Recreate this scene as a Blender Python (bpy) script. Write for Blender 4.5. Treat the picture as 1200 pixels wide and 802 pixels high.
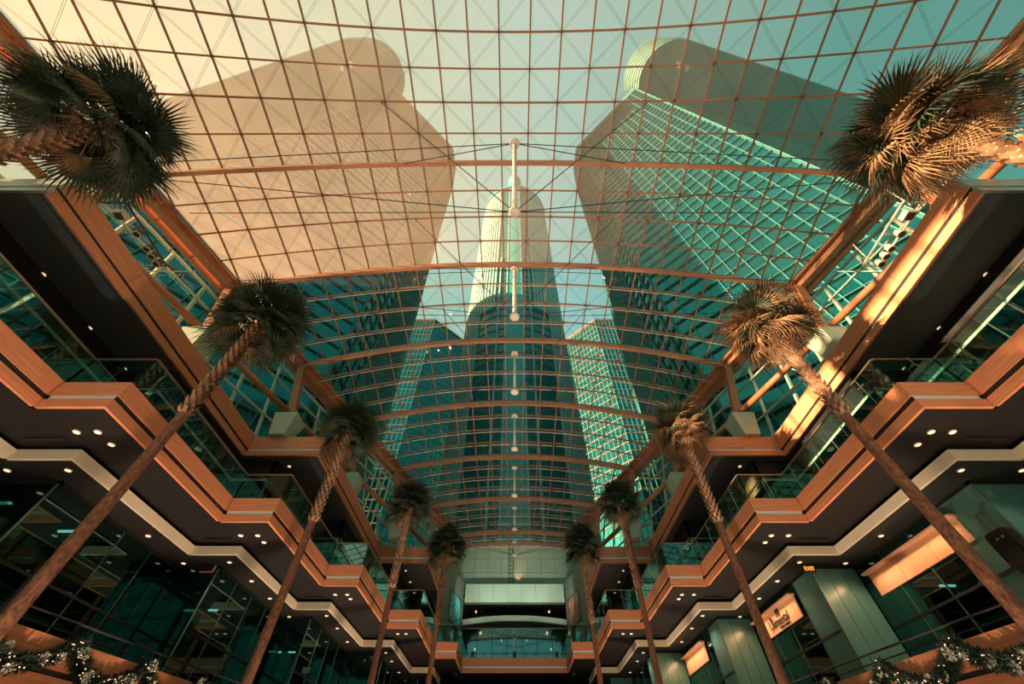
import bpy, bmesh, math, random
from mathutils import Vector, Matrix
R = random.Random(7)
scene = bpy.context.scene
for o in list(bpy.data.objects): bpy.data.objects.remove(o)
COL = scene.collection
# ------------------------------------------------------------------ camera
cam_d = bpy.data.cameras.new('camera'); cam = bpy.data.objects.new('camera', cam_d); COL.objects.link(cam)
cam_d.sensor_width = 36; cam_d.lens = 448/1200*36; cam_d.shift_x = -0.0025
cam_d.clip_end = 2000; cam_d.clip_start = .05
cam.location = (0, 0, 0); cam.rotation_euler = (math.radians(90+51.29), 0, 0)
scene.camera = cam
# ------------------------------------------------------------------ exposure, sky, sun
scene.view_settings.view_transform = 'Standard'; scene.view_settings.look = 'None'
scene.view_settings.gamma = 1; scene.view_settings.use_curve_mapping = False
scene.view_settings.exposure = 0.47
scene.cycles.max_bounces = 10; scene.cycles.transparent_max_bounces = 32
scene.cycles.sample_clamp_indirect = 4; scene.cycles.caustics_reflective = False; scene.cycles.caustics_refractive = False
SKY = .82
world = bpy.data.worlds.new('sky'); scene.world = world; world.use_nodes = True
nt = world.node_tree; nt.nodes.clear()
tc = nt.nodes.new('ShaderNodeTexCoord')
vm = nt.nodes.new('ShaderNodeVectorMath'); vm.operation = 'DOT_PRODUCT'; vm.inputs[1].default_value = (-.97, .15, .17)
mr = nt.nodes.new('ShaderNodeMapRange'); mr.inputs[1].default_value = -1; mr.inputs[2].default_value = 1
cr = nt.nodes.new('ShaderNodeValToRGB')
for p, c in ((0, (.07, .24, .22)), (.3, (.11, .33, .29)), (.56, (.29, .53, .50)), (.75, (.36, .54, .41)), (1, (.78, .60, .36))):
    e = cr.color_ramp.elements[0] if p == 0 else cr.color_ramp.elements.new(p) if p < 1 else cr.color_ramp.elements[-1]
    e.position = p; e.color = (*c, 1)
bg = nt.nodes.new('ShaderNodeBackground'); bg.inputs[1].default_value = SKY
wo = nt.nodes.new('ShaderNodeOutputWorld')
nt.links.new(tc.outputs['Generated'], vm.inputs[0]); nt.links.new(vm.outputs['Value'], mr.inputs[0])
nt.links.new(mr.outputs[0], cr.inputs[0]); nt.links.new(cr.outputs[0], bg.inputs[0]); nt.links.new(bg.outputs[0], wo.inputs[0])
sun_d = bpy.data.lights.new('sun', 'SUN'); sun_d.energy = 18.5; sun_d.angle = math.radians(.8); sun_d.color = (1, .62, .36)
sun = bpy.data.objects.new('sun', sun_d); COL.objects.link(sun)
SUN_TO = Vector((1, .19, -math.tan(math.radians(10))))
sun.rotation_euler = SUN_TO.to_track_quat('-Z', 'Y').to_euler()

# ------------------------------------------------------------------ helpers
def thing(name, label, cat, loc=(0, 0, 0), group=None):
    o = bpy.data.objects.new(name, None); COL.objects.link(o); o.location = loc; o.empty_display_size = .2
    o['label'] = label; o['category'] = cat
    if group: o['group'] = group
    return o
def tag(o, label, cat, group=None):
    o['label'] = label; o['category'] = cat
    if group: o['group'] = group
    return o
def obj(name, me, parent=None, loc=(0, 0, 0), rot=None):
    o = bpy.data.objects.new(name, me); COL.objects.link(o); o.parent = parent; o.location = loc
    if rot is not None: o.rotation_euler = rot
    return o
def stuff(o): o['kind'] = 'stuff'; return o
def structure(o): o['kind'] = 'structure'; return o
def worldloc(o):
    l = Vector((0, 0, 0))
    while o is not None: l += o.location; o = o.parent
    return l
class MB:
    def __init__(s): s.v = []; s.f = []; s.m = []
    def add(s, vs, fs, m=0):
        b = len(s.v); s.v += [tuple(v) for v in vs]
        for f in fs: s.f.append([b+i for i in f]); s.m.append(m)
        return s
    def box(s, x0, y0, z0, x1, y1, z1, m=0):
        x0, x1 = min(x0, x1), max(x0, x1); y0, y1 = min(y0, y1), max(y0, y1); z0, z1 = min(z0, z1), max(z0, z1)
        return s.add([(x0,y0,z0),(x1,y0,z0),(x1,y1,z0),(x0,y1,z0),(x0,y0,z1),(x1,y0,z1),(x1,y1,z1),(x0,y1,z1)],
              [(3,2,1,0),(4,5,6,7),(0,1,5,4),(1,2,6,5),(2,3,7,6),(3,0,4,7)], m)
    def beam(s, p, q, w, h, up=(0, 0, 1), m=0):
        p, q = Vector(p), Vector(q); d = (q-p).normalized(); up = Vector(up)
        a = d.cross(up)
        if a.length < 1e-4: a = d.cross(Vector((1, 0, 0)))
        a.normalize(); b = a.cross(d); a = a*w/2; b = b*h/2
        return s.add([p-a-b, p+a-b, p+a+b, p-a+b, q-a-b, q+a-b, q+a+b, q-a+b],
              [(0,1,2,3),(7,6,5,4),(0,4,5,1),(1,5,6,2),(2,6,7,3),(3,7,4,0)], m)
    def sweep(s, pts, w, h, m=0):                       # rectangular section along a polyline, h along z-ish
        P = [Vector(p) for p in pts]; n = len(P); vs = []; fs = []
        for i in range(n):
            d = (P[min(i+1, n-1)]-P[max(i-1, 0)]).normalized(); a = d.cross(Vector((0, 0, 1))).normalized(); b = a.cross(d)
            a = a*w/2; b = b*h/2
            vs += [P[i]-a-b, P[i]+a-b, P[i]+a+b, P[i]-a+b]
        for i in range(n-1):
            for k in range(4):
                k2 = (k+1) % 4; fs.append((i*4+k, i*4+k2, i*4+4+k2, i*4+4+k))
        fs += [(3, 2, 1, 0), tuple(4*(n-1)+k for k in range(4))]
        return s.add(vs, fs, m)
    def tube(s, pts, r, n=8, m=0):
        P = [Vector(p) for p in pts]; k = len(P); rr = r if isinstance(r, (list, tuple)) else [r]*k; vs = []; fs = []
        ref = Vector((0, 0, 1)) if abs((P[-1]-P[0]).normalized().z) < .9 else Vector((1, 0, 0))
        for i in range(k):
            d = (P[min(i+1, k-1)]-P[max(i-1, 0)]).normalized(); a = d.cross(ref).normalized(); b = a.cross(d)
            for j in range(n):
                t = 2*math.pi*j/n; vs.append(P[i]+(a*math.cos(t)+b*math.sin(t))*rr[i])
        for i in range(k-1):
            for j in range(n):
                j2 = (j+1) % n; fs.append((i*n+j, i*n+j2, i*n+n+j2, i*n+n+j))
        fs += [tuple(range(n-1, -1, -1)), tuple((k-1)*n+j for j in range(n))]
        return s.add(vs, fs, m)
    def prism(s, quad, t, m=0):                         # any polygon given a thickness vector t
        n = len(quad); q = [Vector(p) for p in quad]; t = Vector(t)
        vs = q+[p+t for p in q]
        return s.add(vs, [tuple(range(n-1, -1, -1)), tuple(range(n, 2*n))]+[(i, (i+1) % n, n+(i+1) % n, n+i) for i in range(n)], m)
    def ball(s, c, r, m=0, seg=8, ring=5, sc=(1, 1, 1)):
        vs = [(c[0], c[1], c[2]-r*sc[2])]; fs = []
        for i in range(1, ring):
            a = math.pi*i/ring-math.pi/2
            for j in range(seg):
                t = 2*math.pi*j/seg; vs.append((c[0]+r*sc[0]*math.cos(a)*math.cos(t), c[1]+r*sc[1]*math.cos(a)*math.sin(t), c[2]+r*sc[2]*math.sin(a)))
        vs.append((c[0], c[1], c[2]+r*sc[2])); L = len(vs)-1
        for j in range(seg):
            j2 = (j+1) % seg; fs.append((0, 1+j2, 1+j)); fs.append((L, L-seg+j, L-seg+j2))
            for i in range(ring-2): fs.append((1+i*seg+j, 1+i*seg+j2, 1+(i+1)*seg+j2, 1+(i+1)*seg+j))
        return s.add(vs, fs, m)
    def mesh(s, name, mats, off=(0, 0, 0), smooth=False):
        me = bpy.data.meshes.new(name); ox, oy, oz = off
        me.from_pydata([(x-ox, y-oy, z-oz) for x, y, z in s.v], [], s.f)
        for m in (mats if isinstance(mats, (list, tuple)) else [mats]): me.materials.append(m)
        if len(me.materials) > 1: me.polygons.foreach_set('material_index', s.m)
        if smooth: me.polygons.foreach_set('use_smooth', [True]*len(s.f))
        bm_ = bmesh.new(); bm_.from_mesh(me); bmesh.ops.recalc_face_normals(bm_, faces=bm_.faces); bm_.to_mesh(me); bm_.free()
        me.update(); return me
    def build(s, name, mats, parent=None, smooth=False):
        # world coordinates in, object at the piece's own centre
        c = Vector([(min(v[i] for v in s.v)+max(v[i] for v in s.v))/2 for i in range(3)])
        me = s.mesh(name, mats, c, smooth)
        return obj(name, me, parent, c-worldloc(parent) if parent else c)

# ------------------------------------------------------------------ materials
def nodes(name):
    m = bpy.data.materials.new(name); m.use_nodes = True; return m, m.node_tree, m.node_tree.nodes['Principled BSDF']
def mat(name, col, rough=.6, metal=0, spec=.5, var=0, scale=3, bump=0, stretch=(1, 1, 1), col2=None, emit=None, es=0):
    m, t, b = nodes(name)
    b.inputs['Base Color'].default_value = (*col, 1); b.inputs['Roughness'].default_value = rough
    b.inputs['Metallic'].default_value = metal; b.inputs['Specular IOR Level'].default_value = spec
    if emit: b.inputs['Emission Color'].default_value = (*emit, 1); b.inputs['Emission Strength'].default_value = es
    if var or bump:
        tcn = t.nodes.new('ShaderNodeTexCoord'); mp = t.nodes.new('ShaderNodeMapping'); mp.inputs['Scale'].default_value = stretch
        nz = t.nodes.new('ShaderNodeTexNoise'); nz.inputs['Scale'].default_value = scale; nz.inputs['Detail'].default_value = 4
        t.links.new(tcn.outputs['Object'], mp.inputs[0]); t.links.new(mp.outputs[0], nz.inputs['Vector'])
        if var:
            r = t.nodes.new('ShaderNodeValToRGB'); c2 = col2 or tuple(c*(1-var) for c in col); c1 = tuple(min(1, c*(1+var*.5)) for c in col)
            r.color_ramp.elements[0].color = (*c2, 1); r.color_ramp.elements[1].color = (*c1, 1)
            r.color_ramp.elements[0].position = .3; r.color_ramp.elements[1].position = .7
            t.links.new(nz.outputs[0], r.inputs[0]); t.links.new(r.outputs[0], b.inputs['Base Color'])
        if bump:
            bp = t.nodes.new('ShaderNodeBump'); bp.inputs['Strength'].default_value = bump; bp.inputs['Distance'].default_value = .02
            t.links.new(nz.outputs[0], bp.inputs['Height']); t.links.new(bp.outputs[0], b.inputs['Normal'])
    return m
def glass(name, tint, refl, dust=0, hazecol=(1, 1, 1), rough=.02, mirror=(1, 1, 1)):
    """clear pane: tinted see-through, a Fresnel mirror, and a film of dust, tinted like warm haze, that lets light scatter through"""
    m = bpy.data.materials.new(name); m.use_nodes = True; t = m.node_tree; t.nodes.clear()
    out = t.nodes.new('ShaderNodeOutputMaterial'); tr = t.nodes.new('ShaderNodeBsdfTransparent'); tr.inputs[0].default_value = (*tint, 1)
    gl = t.nodes.new('ShaderNodeBsdfGlossy'); gl.inputs['Roughness'].default_value = rough; gl.inputs['Color'].default_value = (*mirror, 1)
    r0 = ((refl-1)/(refl+1))**2
    ge = t.nodes.new('ShaderNodeNewGeometry'); dp = t.nodes.new('ShaderNodeVectorMath'); dp.operation = 'DOT_PRODUCT'
    t.links.new(ge.outputs['Incoming'], dp.inputs[0]); t.links.new(ge.outputs['Normal'], dp.inputs[1])
    def mth(op, a, c=None):
        n = t.nodes.new('ShaderNodeMath'); n.operation = op
        for i, v in enumerate((a, c)):
            if v is None: continue
            if isinstance(v, (int, float)): n.inputs[i].default_value = v
            else: t.links.new(v, n.inputs[i])
        return n.outputs[0]
    lwo = mth('ADD', mth('MULTIPLY', mth('POWER', mth('SUBTRACT', 1.0, mth('ABSOLUTE', dp.outputs['Value'])), 5.0), 1-r0), r0)
    mx = t.nodes.new('ShaderNodeMixShader'); t.links.new(lwo, mx.inputs[0]); t.links.new(gl.outputs[0], mx.inputs[2])
    last = tr.outputs[0]
    if dust:
        tl = t.nodes.new('ShaderNodeBsdfTranslucent'); tl.inputs[0].default_value = (*hazecol, 1)
        nz = t.nodes.new('ShaderNodeTexNoise'); nz.inputs['Scale'].default_value = .6; nz.inputs['Detail'].default_value = 6
        g = t.nodes.new('ShaderNodeNewGeometry'); t.links.new(g.outputs['Position'], nz.inputs['Vector'])
        mr = t.nodes.new('ShaderNodeMapRange'); mr.inputs[1].default_value = .3; mr.inputs[2].default_value = .7
        mr.inputs[3].default_value = dust*.85; mr.inputs[4].default_value = dust*1.15
        t.links.new(nz.outputs[0], mr.inputs[0])
        m2 = t.nodes.new('ShaderNodeMixShader'); t.links.new(mr.outputs[0], m2.inputs[0])
        t.links.new(tr.outputs[0], m2.inputs[1]); t.links.new(tl.outputs[0], m2.inputs[2]); last = m2.outputs[0]
    t.links.new(last, mx.inputs[1]); t.links.new(mx.outputs[0], out.inputs[0]); return m
M = {}
M['wood'] = mat('wood_veneer', (.76, .30, .15), .45, var=.25, scale=2.2, stretch=(.35, .35, 14), spec=.3)
M['steel'] = mat('orange_painted_steel', (.50, .215, .10), .5, var=.15, scale=1.2)
M['mullion'] = mat('bronze_mullion', (.36, .16, .08), .45)
M['rod'] = mat('thin_dark_rod', (.10, .08, .06), .4)
M['cable'] = mat('dark_cable', (.04, .035, .03), .5)
M['white'] = mat('white_painted_steel', (.80, .72, .60), .45)
M['green'] = mat('pale_green_paint', (.52, .62, .46), .5, var=.1)
M['greyface'] = mat('grey_green_metal_face', (.42, .44, .36), .35, metal=.3)
M['cream'] = mat('cream_plaster', (.93, .83, .62), .7, var=.06)
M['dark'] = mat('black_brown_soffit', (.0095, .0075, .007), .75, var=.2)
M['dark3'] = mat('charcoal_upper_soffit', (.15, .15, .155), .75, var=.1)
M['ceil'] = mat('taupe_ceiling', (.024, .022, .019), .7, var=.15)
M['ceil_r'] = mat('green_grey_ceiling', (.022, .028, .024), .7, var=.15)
M['black'] = mat('near_black', (.012, .014, .014), .6)
M['channel'] = mat('painted_glint_channel', (.78, .82, .76), .3, metal=.15)  # sky reflected in the slot, put in as a near-white base colour
M['slot'] = mat('dark_slot', (.02, .02, .018), .5)
M['rail'] = mat('brushed_rail', (.38, .28, .2), .3, metal=.8)
M['post'] = mat('metal_post', (.22, .22, .19), .35, metal=.8)
M['roofglass'] = glass('dusty_haze_roof_glass', (.97, .99, .985), 1.03, .125, (1, .78, .58))  # dust film; its peach tint and near-row limit paint in the sunlit haze
M['clearroof'] = glass('clear_roof_glass', (.97, .99, .985), 1.05, .008, (1, .82, .66))
M['sideglass'] = glass('clerestory_glass', (.93, .98, .96), 1.3)
M['railglass'] = glass('balustrade_glass', (.72, .90, .87), 2.3, mirror=(.5, .95, .90))
M['uppershop'] = glass('upper_shop_glass', (.35, .5, .48), 1.5, mirror=(.5, .9, .86))
M['shopglass'] = glass('shop_glass', (.45, .62, .60), 2.3, mirror=(.42, .85, .80))
M['downlight'] = mat('lamp_lens', (1, .8, .6), .5, emit=(1, .62, .38), es=1.0)
M['ring'] = mat('lamp_ring', (.6, .5, .4), .4)
M['bark'] = mat('palm_bark', (.27, .11, .058), .9, var=.6, scale=14, bump=1, stretch=(1, 1, .5))
M['scar'] = mat('leaf_base', (.60, .36, .22), .8, var=.5, scale=4)
M['floor'] = mat('pale_stone_floor', (.42, .38, .32), .35, var=.15, scale=1)
M['bounce'] = mat('wall_paint_dark', (.03, .032, .03), .8, var=.2)
M['panel'] = mat('pale_green_panel', (.72, .85, .70), .35, var=.06)
M['board'] = mat('warm_sign_board', (.85, .50, .30), .6, var=.05)
M['grey'] = mat('grey_green_wall', (.32, .35, .27), .7, var=.12)
M['greypale'] = mat('pale_grey_green_panel', (.44, .52, .40), .5, var=.05)
M['strip'] = mat('fluorescent_tube', (.6, .9, .8), .5, emit=(.45, .9, .8), es=1.2)

# ------------------------------------------------------------------ plan of the stepped galleries (half plan, x is the distance from the axis)
def zig(breaks, xs, d):
    """intervals (y0, y1, x) of a stepped edge set back by d"""
    ys = [b+d for b in breaks]; return [(ys[i], ys[i+1], xs[i]+d) for i in range(len(xs))]
L2B, L2X = [-6, 1.44, 7.92, 14.4, 20.8, 27.4, 34.2, 38.5], [15.12, 13.16, 11.2, 9.32, 7.6, 5.72, 4.1]
L3B, L3X = [-6, 3.6, 16.9, 30.2, 38.2], [18.4, 14.0, 10.1, 6.3]
def wallx(y): return 21.8-.30*y
ZR = -1.6
def eave_x(y): return 18.03-.325*(y-5.12)
ZE = 18.96

# ------------------------------------------------------------------ floor, far walls
structure(MB().box(-26, -14, -1.9, 26, 56, -1.6).build('floor', M['floor']))
b = MB().box(-14, 52, -1.6, 14, 52.4, 16); structure(b.build('wall_back', M['black']))
for s, n in ((-1, 'wall_left_inner'), (1, 'wall_right_inner')):
    b = MB(); pts = [(s*wallx(-6), -6), (s*wallx(52), 52)]
    b.prism([(pts[0][0], pts[0][1], -1.6), (pts[1][0], pts[1][1], -1.6), (pts[1][0], pts[1][1], 12.0), (pts[0][0], pts[0][1], 12.0)], (s*.3, 0, 0))
    o = structure(b.build('wall_left' if s < 0 else 'wall_right', M['bounce']))

# ------------------------------------------------------------------ roof
CRV_Y = [-11, -5.6, -.13, 5.12, 11.1, 17.07, 23.0, 29.1, 35.3, 41.3, 44.3]
END_Y = [-15, -8.5, -1.7, 5.12, 11.1, 17.07, 23.0, 29.1, 35.3, 41.3, 44.3]
RISE = [2.2, 2.35, 2.45, 2.5, 2.85, 2.8, 2.15, 1.35, .85, .45, .25]
KN = [-8, -4, 0, 4, 8, 12, 16, 20, 24, 28, 30]
def lerp_tab(tab, k):
    for i in range(len(KN)-1):
        if k <= KN[i+1]:
            t = (k-KN[i])/(KN[i+1]-KN[i]); return tab[i]*(1-t)+tab[i+1]*t
    return tab[-1]
def roof_edge(k):
    ye = lerp_tab(END_Y, k); return eave_x(ye), ye
def roof_pt(k, x, dz=0):
    xe, ye = roof_edge(k); yc = lerp_tab(CRV_Y, k); s2 = (x/xe)**2
    return Vector((x, yc+(ye-yc)*s2, ZE+lerp_tab(RISE, k)*(1-s2)+dz))
ceiling = MB()
for k in (-8, 30):
    xe, _ = roof_edge(k); ceiling.sweep([roof_pt(k, xe*i/10, .05) for i in range(-10, 11)], .3, .3)
ceiling = structure(ceiling.build('ceiling', M['mullion']))
ceiling['label'] = 'glass vault of thin bronze grid and clear panes between orange arched ribs'
for n in range(1, 8):
    k = 4*n; xe, _ = roof_edge(k)
    MB().sweep([roof_pt(k, xe*i/24, -.28) for i in range(-24, 25)], .2, .34).build('rib', M['steel'], ceiling)
K0, K1 = -8, 30
for k in range(K0, K1+1):
    xe, _ = roof_edge(k); w = .07 if k % 2 else .085
    MB().sweep([roof_pt(k, xe*i/20) for i in range(-20, 21)], w, .08).build('purlin', M['mullion'], ceiling)
    if k > 8 and k % 4: MB().tube([roof_pt(k, xe*i/20, -.28) for i in range(-20, 21)], .026, 5).build('tension_bar', M['white'], ceiling)
DX = 1.36
def k_end(x):
    k = K0
    while k < K1 and roof_edge(k+.25)[0] > abs(x): k += .25
    return k
XS = [(i+.5)*DX for i in range(-19, 19)]
for x in XS:
    ke = k_end(x)
    if ke <= K0+.5: continue
    MB().sweep([roof_pt(K0+(ke-K0)*i/40, x) for i in range(41)], .065, .08).build('mullion', M['mullion'], ceiling)
far = MB(); back = MB(); npane = 0; panes = []
edges = [-26.0]+XS+[26.0]
for k in range(K0, K1):
    for i in range(len(edges)-1):
        x0, x1 = edges[i], edges[i+1]
        xa, xb = roof_edge(k)[0], roof_edge(k+1)[0]
        c = [(k, max(-xa, min(xa, x0))), (k, max(-xa, min(xa, x1))), (k+1, max(-xb, min(xb, x1))), (k+1, max(-xb, min(xb, x0)))]
        if c[1][1]-c[0][1] < .05 and c[2][1]-c[3][1] < .05: continue
        q = [roof_pt(a, x*.9985 if abs(x) > 1 else x, .03) for a, x in c]
        if (q[0]-q[1]).length < .02: q = [q[0], q[2], q[3]]
        elif (q[2]-q[3]).length < .02: q = [q[0], q[1], q[2]]
        panes.append((k, q))
near = [p for p in panes if 0 <= p[0] < 16 and abs(p[1][0].x) < 19][:300]
ids = set(id(p) for p in near)
for p in panes:
    if id(p) in ids: MB().prism(p[1], (0, 0, .02)).build('glass_pane', M['roofglass' if p[0] < 8 else 'clearroof'], ceiling)
    else: (far if p[0] >= 8 else back).prism(p[1], (0, 0, .02))
stuff(far.build('far_panes', M['clearroof'], ceiling)); stuff(back.build('near_panes', M['roofglass'], ceiling))
rods = MB()
for k in range(-4, 14):
    for i in range(len(XS)-1):
        a, c = ((k, XS[i]), (k+1, XS[i+1])) if (k+i) % 2 == 0 else ((k, XS[i+1]), (k+1, XS[i]))
        if abs(a[1]) > roof_edge(k)[0] or abs(c[1]) > roof_edge(k+1)[0]: continue
        p, q = roof_pt(*a, -.07), roof_pt(*c, -.07); d = (q-p).normalized(); sd = d.cross(Vector((0, 0, 1))).normalized()*.035
        for g in (-1, 1): rods.tube([p+sd*g, q+sd*g], .006, 3)
stuff(rods.build('bracing_rods', M['rod'], ceiling))
nodesb = MB()
for k in range(-4, 14):
    for i, x in enumerate(XS):
        if (k+i) % 2 == 0 and abs(x) < roof_edge(k)[0]: nodesb.ball(roof_pt(k, x, -.05), .06, 0, 6, 4)
stuff(nodesb.build('rod_nodes', M['rod'], ceiling))
# eave beams: a slotted orange box girder along each long edge
for s in (-1, 1):
    side = 'left' if s < 0 else 'right'
    o = thing('eave_beam', 'long orange box girder carrying the %s edge of the glass roof' % side, 'beam', (s*eave_x(15), 15, ZE-.3), 'girders along the roof edges')
    for w0, dx, dz, wd, ht in (('girder', 0, -.1, .34, .5), ('flange', .52, -.3, .26, .3), ('flange', -.34, .12, .16, .2)):
        for ya, yb in ((-15, 5.12), (5.12, 17.07), (17.07, 29.1), (29.1, 44.3)):
            MB().beam((s*(eave_x(ya)+dx), ya, ZE+dz), (s*(eave_x(yb)+dx), yb, ZE+dz), wd, ht).build(w0, M['steel'], o)
    for ya in [-3+2.0*i for i in range(22)]:
        MB().beam((s*(eave_x(ya)-.1), ya, ZE-.26), (s*(eave_x(ya)+.7), ya+.25, ZE-.44), .08, .08).build('bracket', M['steel'], o)

# spreader posts with their cables, one hung at each rib
POST = {1: ((4.1, 20.6), (5.8, 16.0)), 2: ((11.1, 20.8), (11.1, 15.9)), 3: ((17.07, 20.0), (17.07, 16.4)), 4: ((23, 19.5), (23, 16.5)),
        5: ((29.1, 18.9), (29.1, 16.4)), 6: ((35.3, 18.6), (35.3, 16.6)), 7: ((41.3, 18.1), (41.3, 16.8))}
ORD = ['nearest', 'second', 'third', 'fourth', 'fifth', 'sixth', 'farthest']
for n, ((y0, z0), (y1, z1)) in POST.items():
    o = thing('spreader_post', 'slim white spreader post with round caps, %s of the row under the roof ridge' % ORD[n-1], 'post', (0, y0, z0), 'spreader posts under the roof ribs')
    a, c = Vector((0, y0, z0)), Vector((0, y1, z1)); d = (c-a).normalized()
    MB().tube([a, c], .11 if n < 3 else .085, 10).build('shaft', M['white'], o, True)
    for p in (a, c): MB().tube([p-d*.1, p-d*.06, p+d*.06, p+d*.1], [.15, .25, .25, .15], 12).build('end_cap', M['white'], o, True)
    k = 4*n; xe, _ = roof_edge(k)
    for s in (-1, 1):
        ends = ((a, roof_pt(k, s*xe*.33, -.4)), (a, roof_pt(k-.35, s*xe*.97, -.6)), (c, roof_pt(k, s*xe*.97, -.5)), (c, roof_pt(k+1.2, s*xe*.9, -.4)), (c, roof_pt(k-2, s*xe*.35, -.1)))
        for p, q in ends: MB().tube([p, q], .022, 4).build('cable', M['cable'], o)

# ------------------------------------------------------------------ clerestory walls between gallery roof and eave
def clx(y, z):
    t = (z-12.9)/(ZE-12.9); return eave_x(y)-.1+1.4*t
for s in (-1, 1):
    side = 'left' if s < 0 else 'right'
    wl = MB().beam((s*clx(-6, 13), -6, 12.98), (s*clx(44, 13), 44, 12.98), .2, .16)
    wl.beam((s*clx(-6, 18.7), -6, 18.7), (s*clx(44, 18.7), 44, 18.7), .14, .14)
    wl = structure(wl.build('window_1' if s < 0 else 'window_2', M['green']))
    ys = [-5.0+2.0*i for i in range(25)]
    zs = [13.05, 14.5, 15.95, 17.4, 18.65]
    for y in ys: MB().beam((s*clx(y, 13), y, 13), (s*clx(y, 18.7), y, 18.7), .13, .16, (0, 1, 0)).build('post', M['green'], wl)
    for z in zs[1:-1]: MB().beam((s*(clx(-6, z)-.12), -6, z), (s*(clx(44, z)-.12), 44, z), .1, .1).build('glazing_rail', M['green'], wl)
    for i in range(len(ys)-1):
        for j in range(4):
            ya, yb, za, zb = ys[i]+.07, ys[i+1]-.07, zs[j]+.05, zs[j+1]-.05
            MB().prism([(s*clx(ya, za), ya, za), (s*clx(yb, za), yb, za), (s*clx(yb, zb), yb, zb), (s*clx(ya, zb), ya, zb)], (s*.02, 0, 0)).build('pane', M['sideglass'], wl)
    for i in range(len(ys)-1):                            # thin diagonal ties
        if i % 3 == 0: MB().tube([(s*(clx(ys[i], 13)-.25), ys[i], 13.1), (s*(clx(ys[i]+3, 18.6)-.3), ys[i]+3, 18.6)], .03, 5).build('tie_rod', M['white'], wl)
    # leaning columns on pale plinths, one under each rib end
    for n in range(1, 7):
        y = [0, 5.12, 11.1, 17.07, 23.0, 29.1, 35.3, 40.9][n]; xt = eave_x(y); xb = xt-1.37
        o = thing('knee_column', 'leaning orange column on a pale green plinth, %s along the %s gallery' % (ORD[n-1], side), 'column', (s*xb, y, 12.9), 'leaning columns under the roof edges')
        a, c = Vector((s*xb, y, 14.3)), Vector((s*(xt-.1), y, 18.75))
        bm = MB()
        bm.beam(a, c, .34, .08, (1, 0, 0)) if 0 else None
        for off in (-.15, .15): bm.beam(a+Vector((0, off, 0)), c+Vector((0, off, 0)), .05, .42, (1, 0, 0))
        bm.beam(a, c, .30, .06, (1, 0, 0)); sh = bm.build('shaft', M['steel'], o)
        p = MB(); t0, t1 = .42, .62
        p.add([(s*xb-t0, y-t0, 12.91), (s*xb+t0, y-t0, 12.91), (s*xb+t0, y+t0, 12.91), (s*xb-t0, y+t0, 12.91),
               (s*xb-t1, y-t1, 14.25), (s*xb+t1, y-t1, 14.25), (s*xb+t1, y+t1, 14.25), (s*xb-t1, y+t1, 14.25)],
              [(3,2,1,0),(4,5,6,7),(0,1,5,4),(1,2,6,5),(2,3,7,6),(3,0,4,7)]).build('plinth', M['green'], o)
        MB().box(s*xb-.36, y-.36, 14.24, s*xb+.36, y+.36, 14.34).build('base_plate', M['steel'], sh)
    o = thing('tie_tube', 'round orange tube running between the plinth tops of the %s gallery' % side, 'tube', (s*(eave_x(15)-1.2), 15, 14.6), 'tubes along the plinths')
    yy = [-3, 5.12, 11.1, 17.07, 23.0, 29.1, 35.3]
    for i in range(len(yy)-1):
        ya, yb = yy[i]+.25, yy[i+1]-.25
        MB().tube([(s*(eave_x(ya)-1.2), ya, 14.62), (s*(eave_x(yb)-1.2), yb, 14.62)], .17, 12).build('tube_length', M['steel'], o, True)

# ------------------------------------------------------------------ galleries
def gallery(level, s, breaks, xs, zt, z1, z2, zb, back, name, label, ymin, wd='wood'):
    o = thing(name, label, 'balcony', (s*xs[2], breaks[2], zb), 'stepped wooden galleries')
    iv = zig(breaks, xs, 0); T = .1
    for i, (y0, y1, x) in enumerate(iv):
        if y1 < ymin: continue
        ylast = i == len(iv)-1
        # slab behind the fascia
        ye = y1+.12 if not ylast else y1
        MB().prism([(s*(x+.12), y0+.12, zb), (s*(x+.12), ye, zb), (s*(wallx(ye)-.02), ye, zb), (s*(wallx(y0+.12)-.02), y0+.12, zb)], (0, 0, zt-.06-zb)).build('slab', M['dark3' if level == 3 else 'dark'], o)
        L = y1-y0; n = max(1, round(L/3.4)); cuts = [y0+T+(L-T)*j/n for j in range(n+1)]
        MB().box(s*(x+.035), y0+.05, z2, s*(x+.13), y1+.12, z1).build('channel', M['slot'], o)
        for j in range(n):
            a, c = cuts[j]+.006, cuts[j+1]-.006
            MB().box(s*x, a, z1, s*(x+T), c, zt).build('fascia_panel', M[wd], o)
            MB().box(s*x, a, zb, s*(x+T), c, z2).build('lower_panel', M[wd], o)
        if i+1 < len(iv):                                  # the step face that looks down the hall
            x2 = iv[i+1][2]; n = 1 if x-x2 < 2.6 else 2
            MB().box(s*(x-.05), y1+.035, z2, s*(x2+.05), y1+.13, z1).build('channel', M['channel'], o)
            for j in range(n):
                a, c = x-(x-x2)*j/n, x-(x-x2)*(j+1)/n
                a2 = a+(0 if j else 0); c2 = c+(.006 if j < n-1 else 0)
                wf = 'greyface' if level == 3 and i == 0 else wd
                MB().box(s*a2, y1, z1, s*c2, y1+T, zt).build('fascia_panel', M[wf], o)
                MB().box(s*a2, y1, zb, s*c2, y1+T, z2).build('lower_panel', M[wf], o)
    return o
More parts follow.
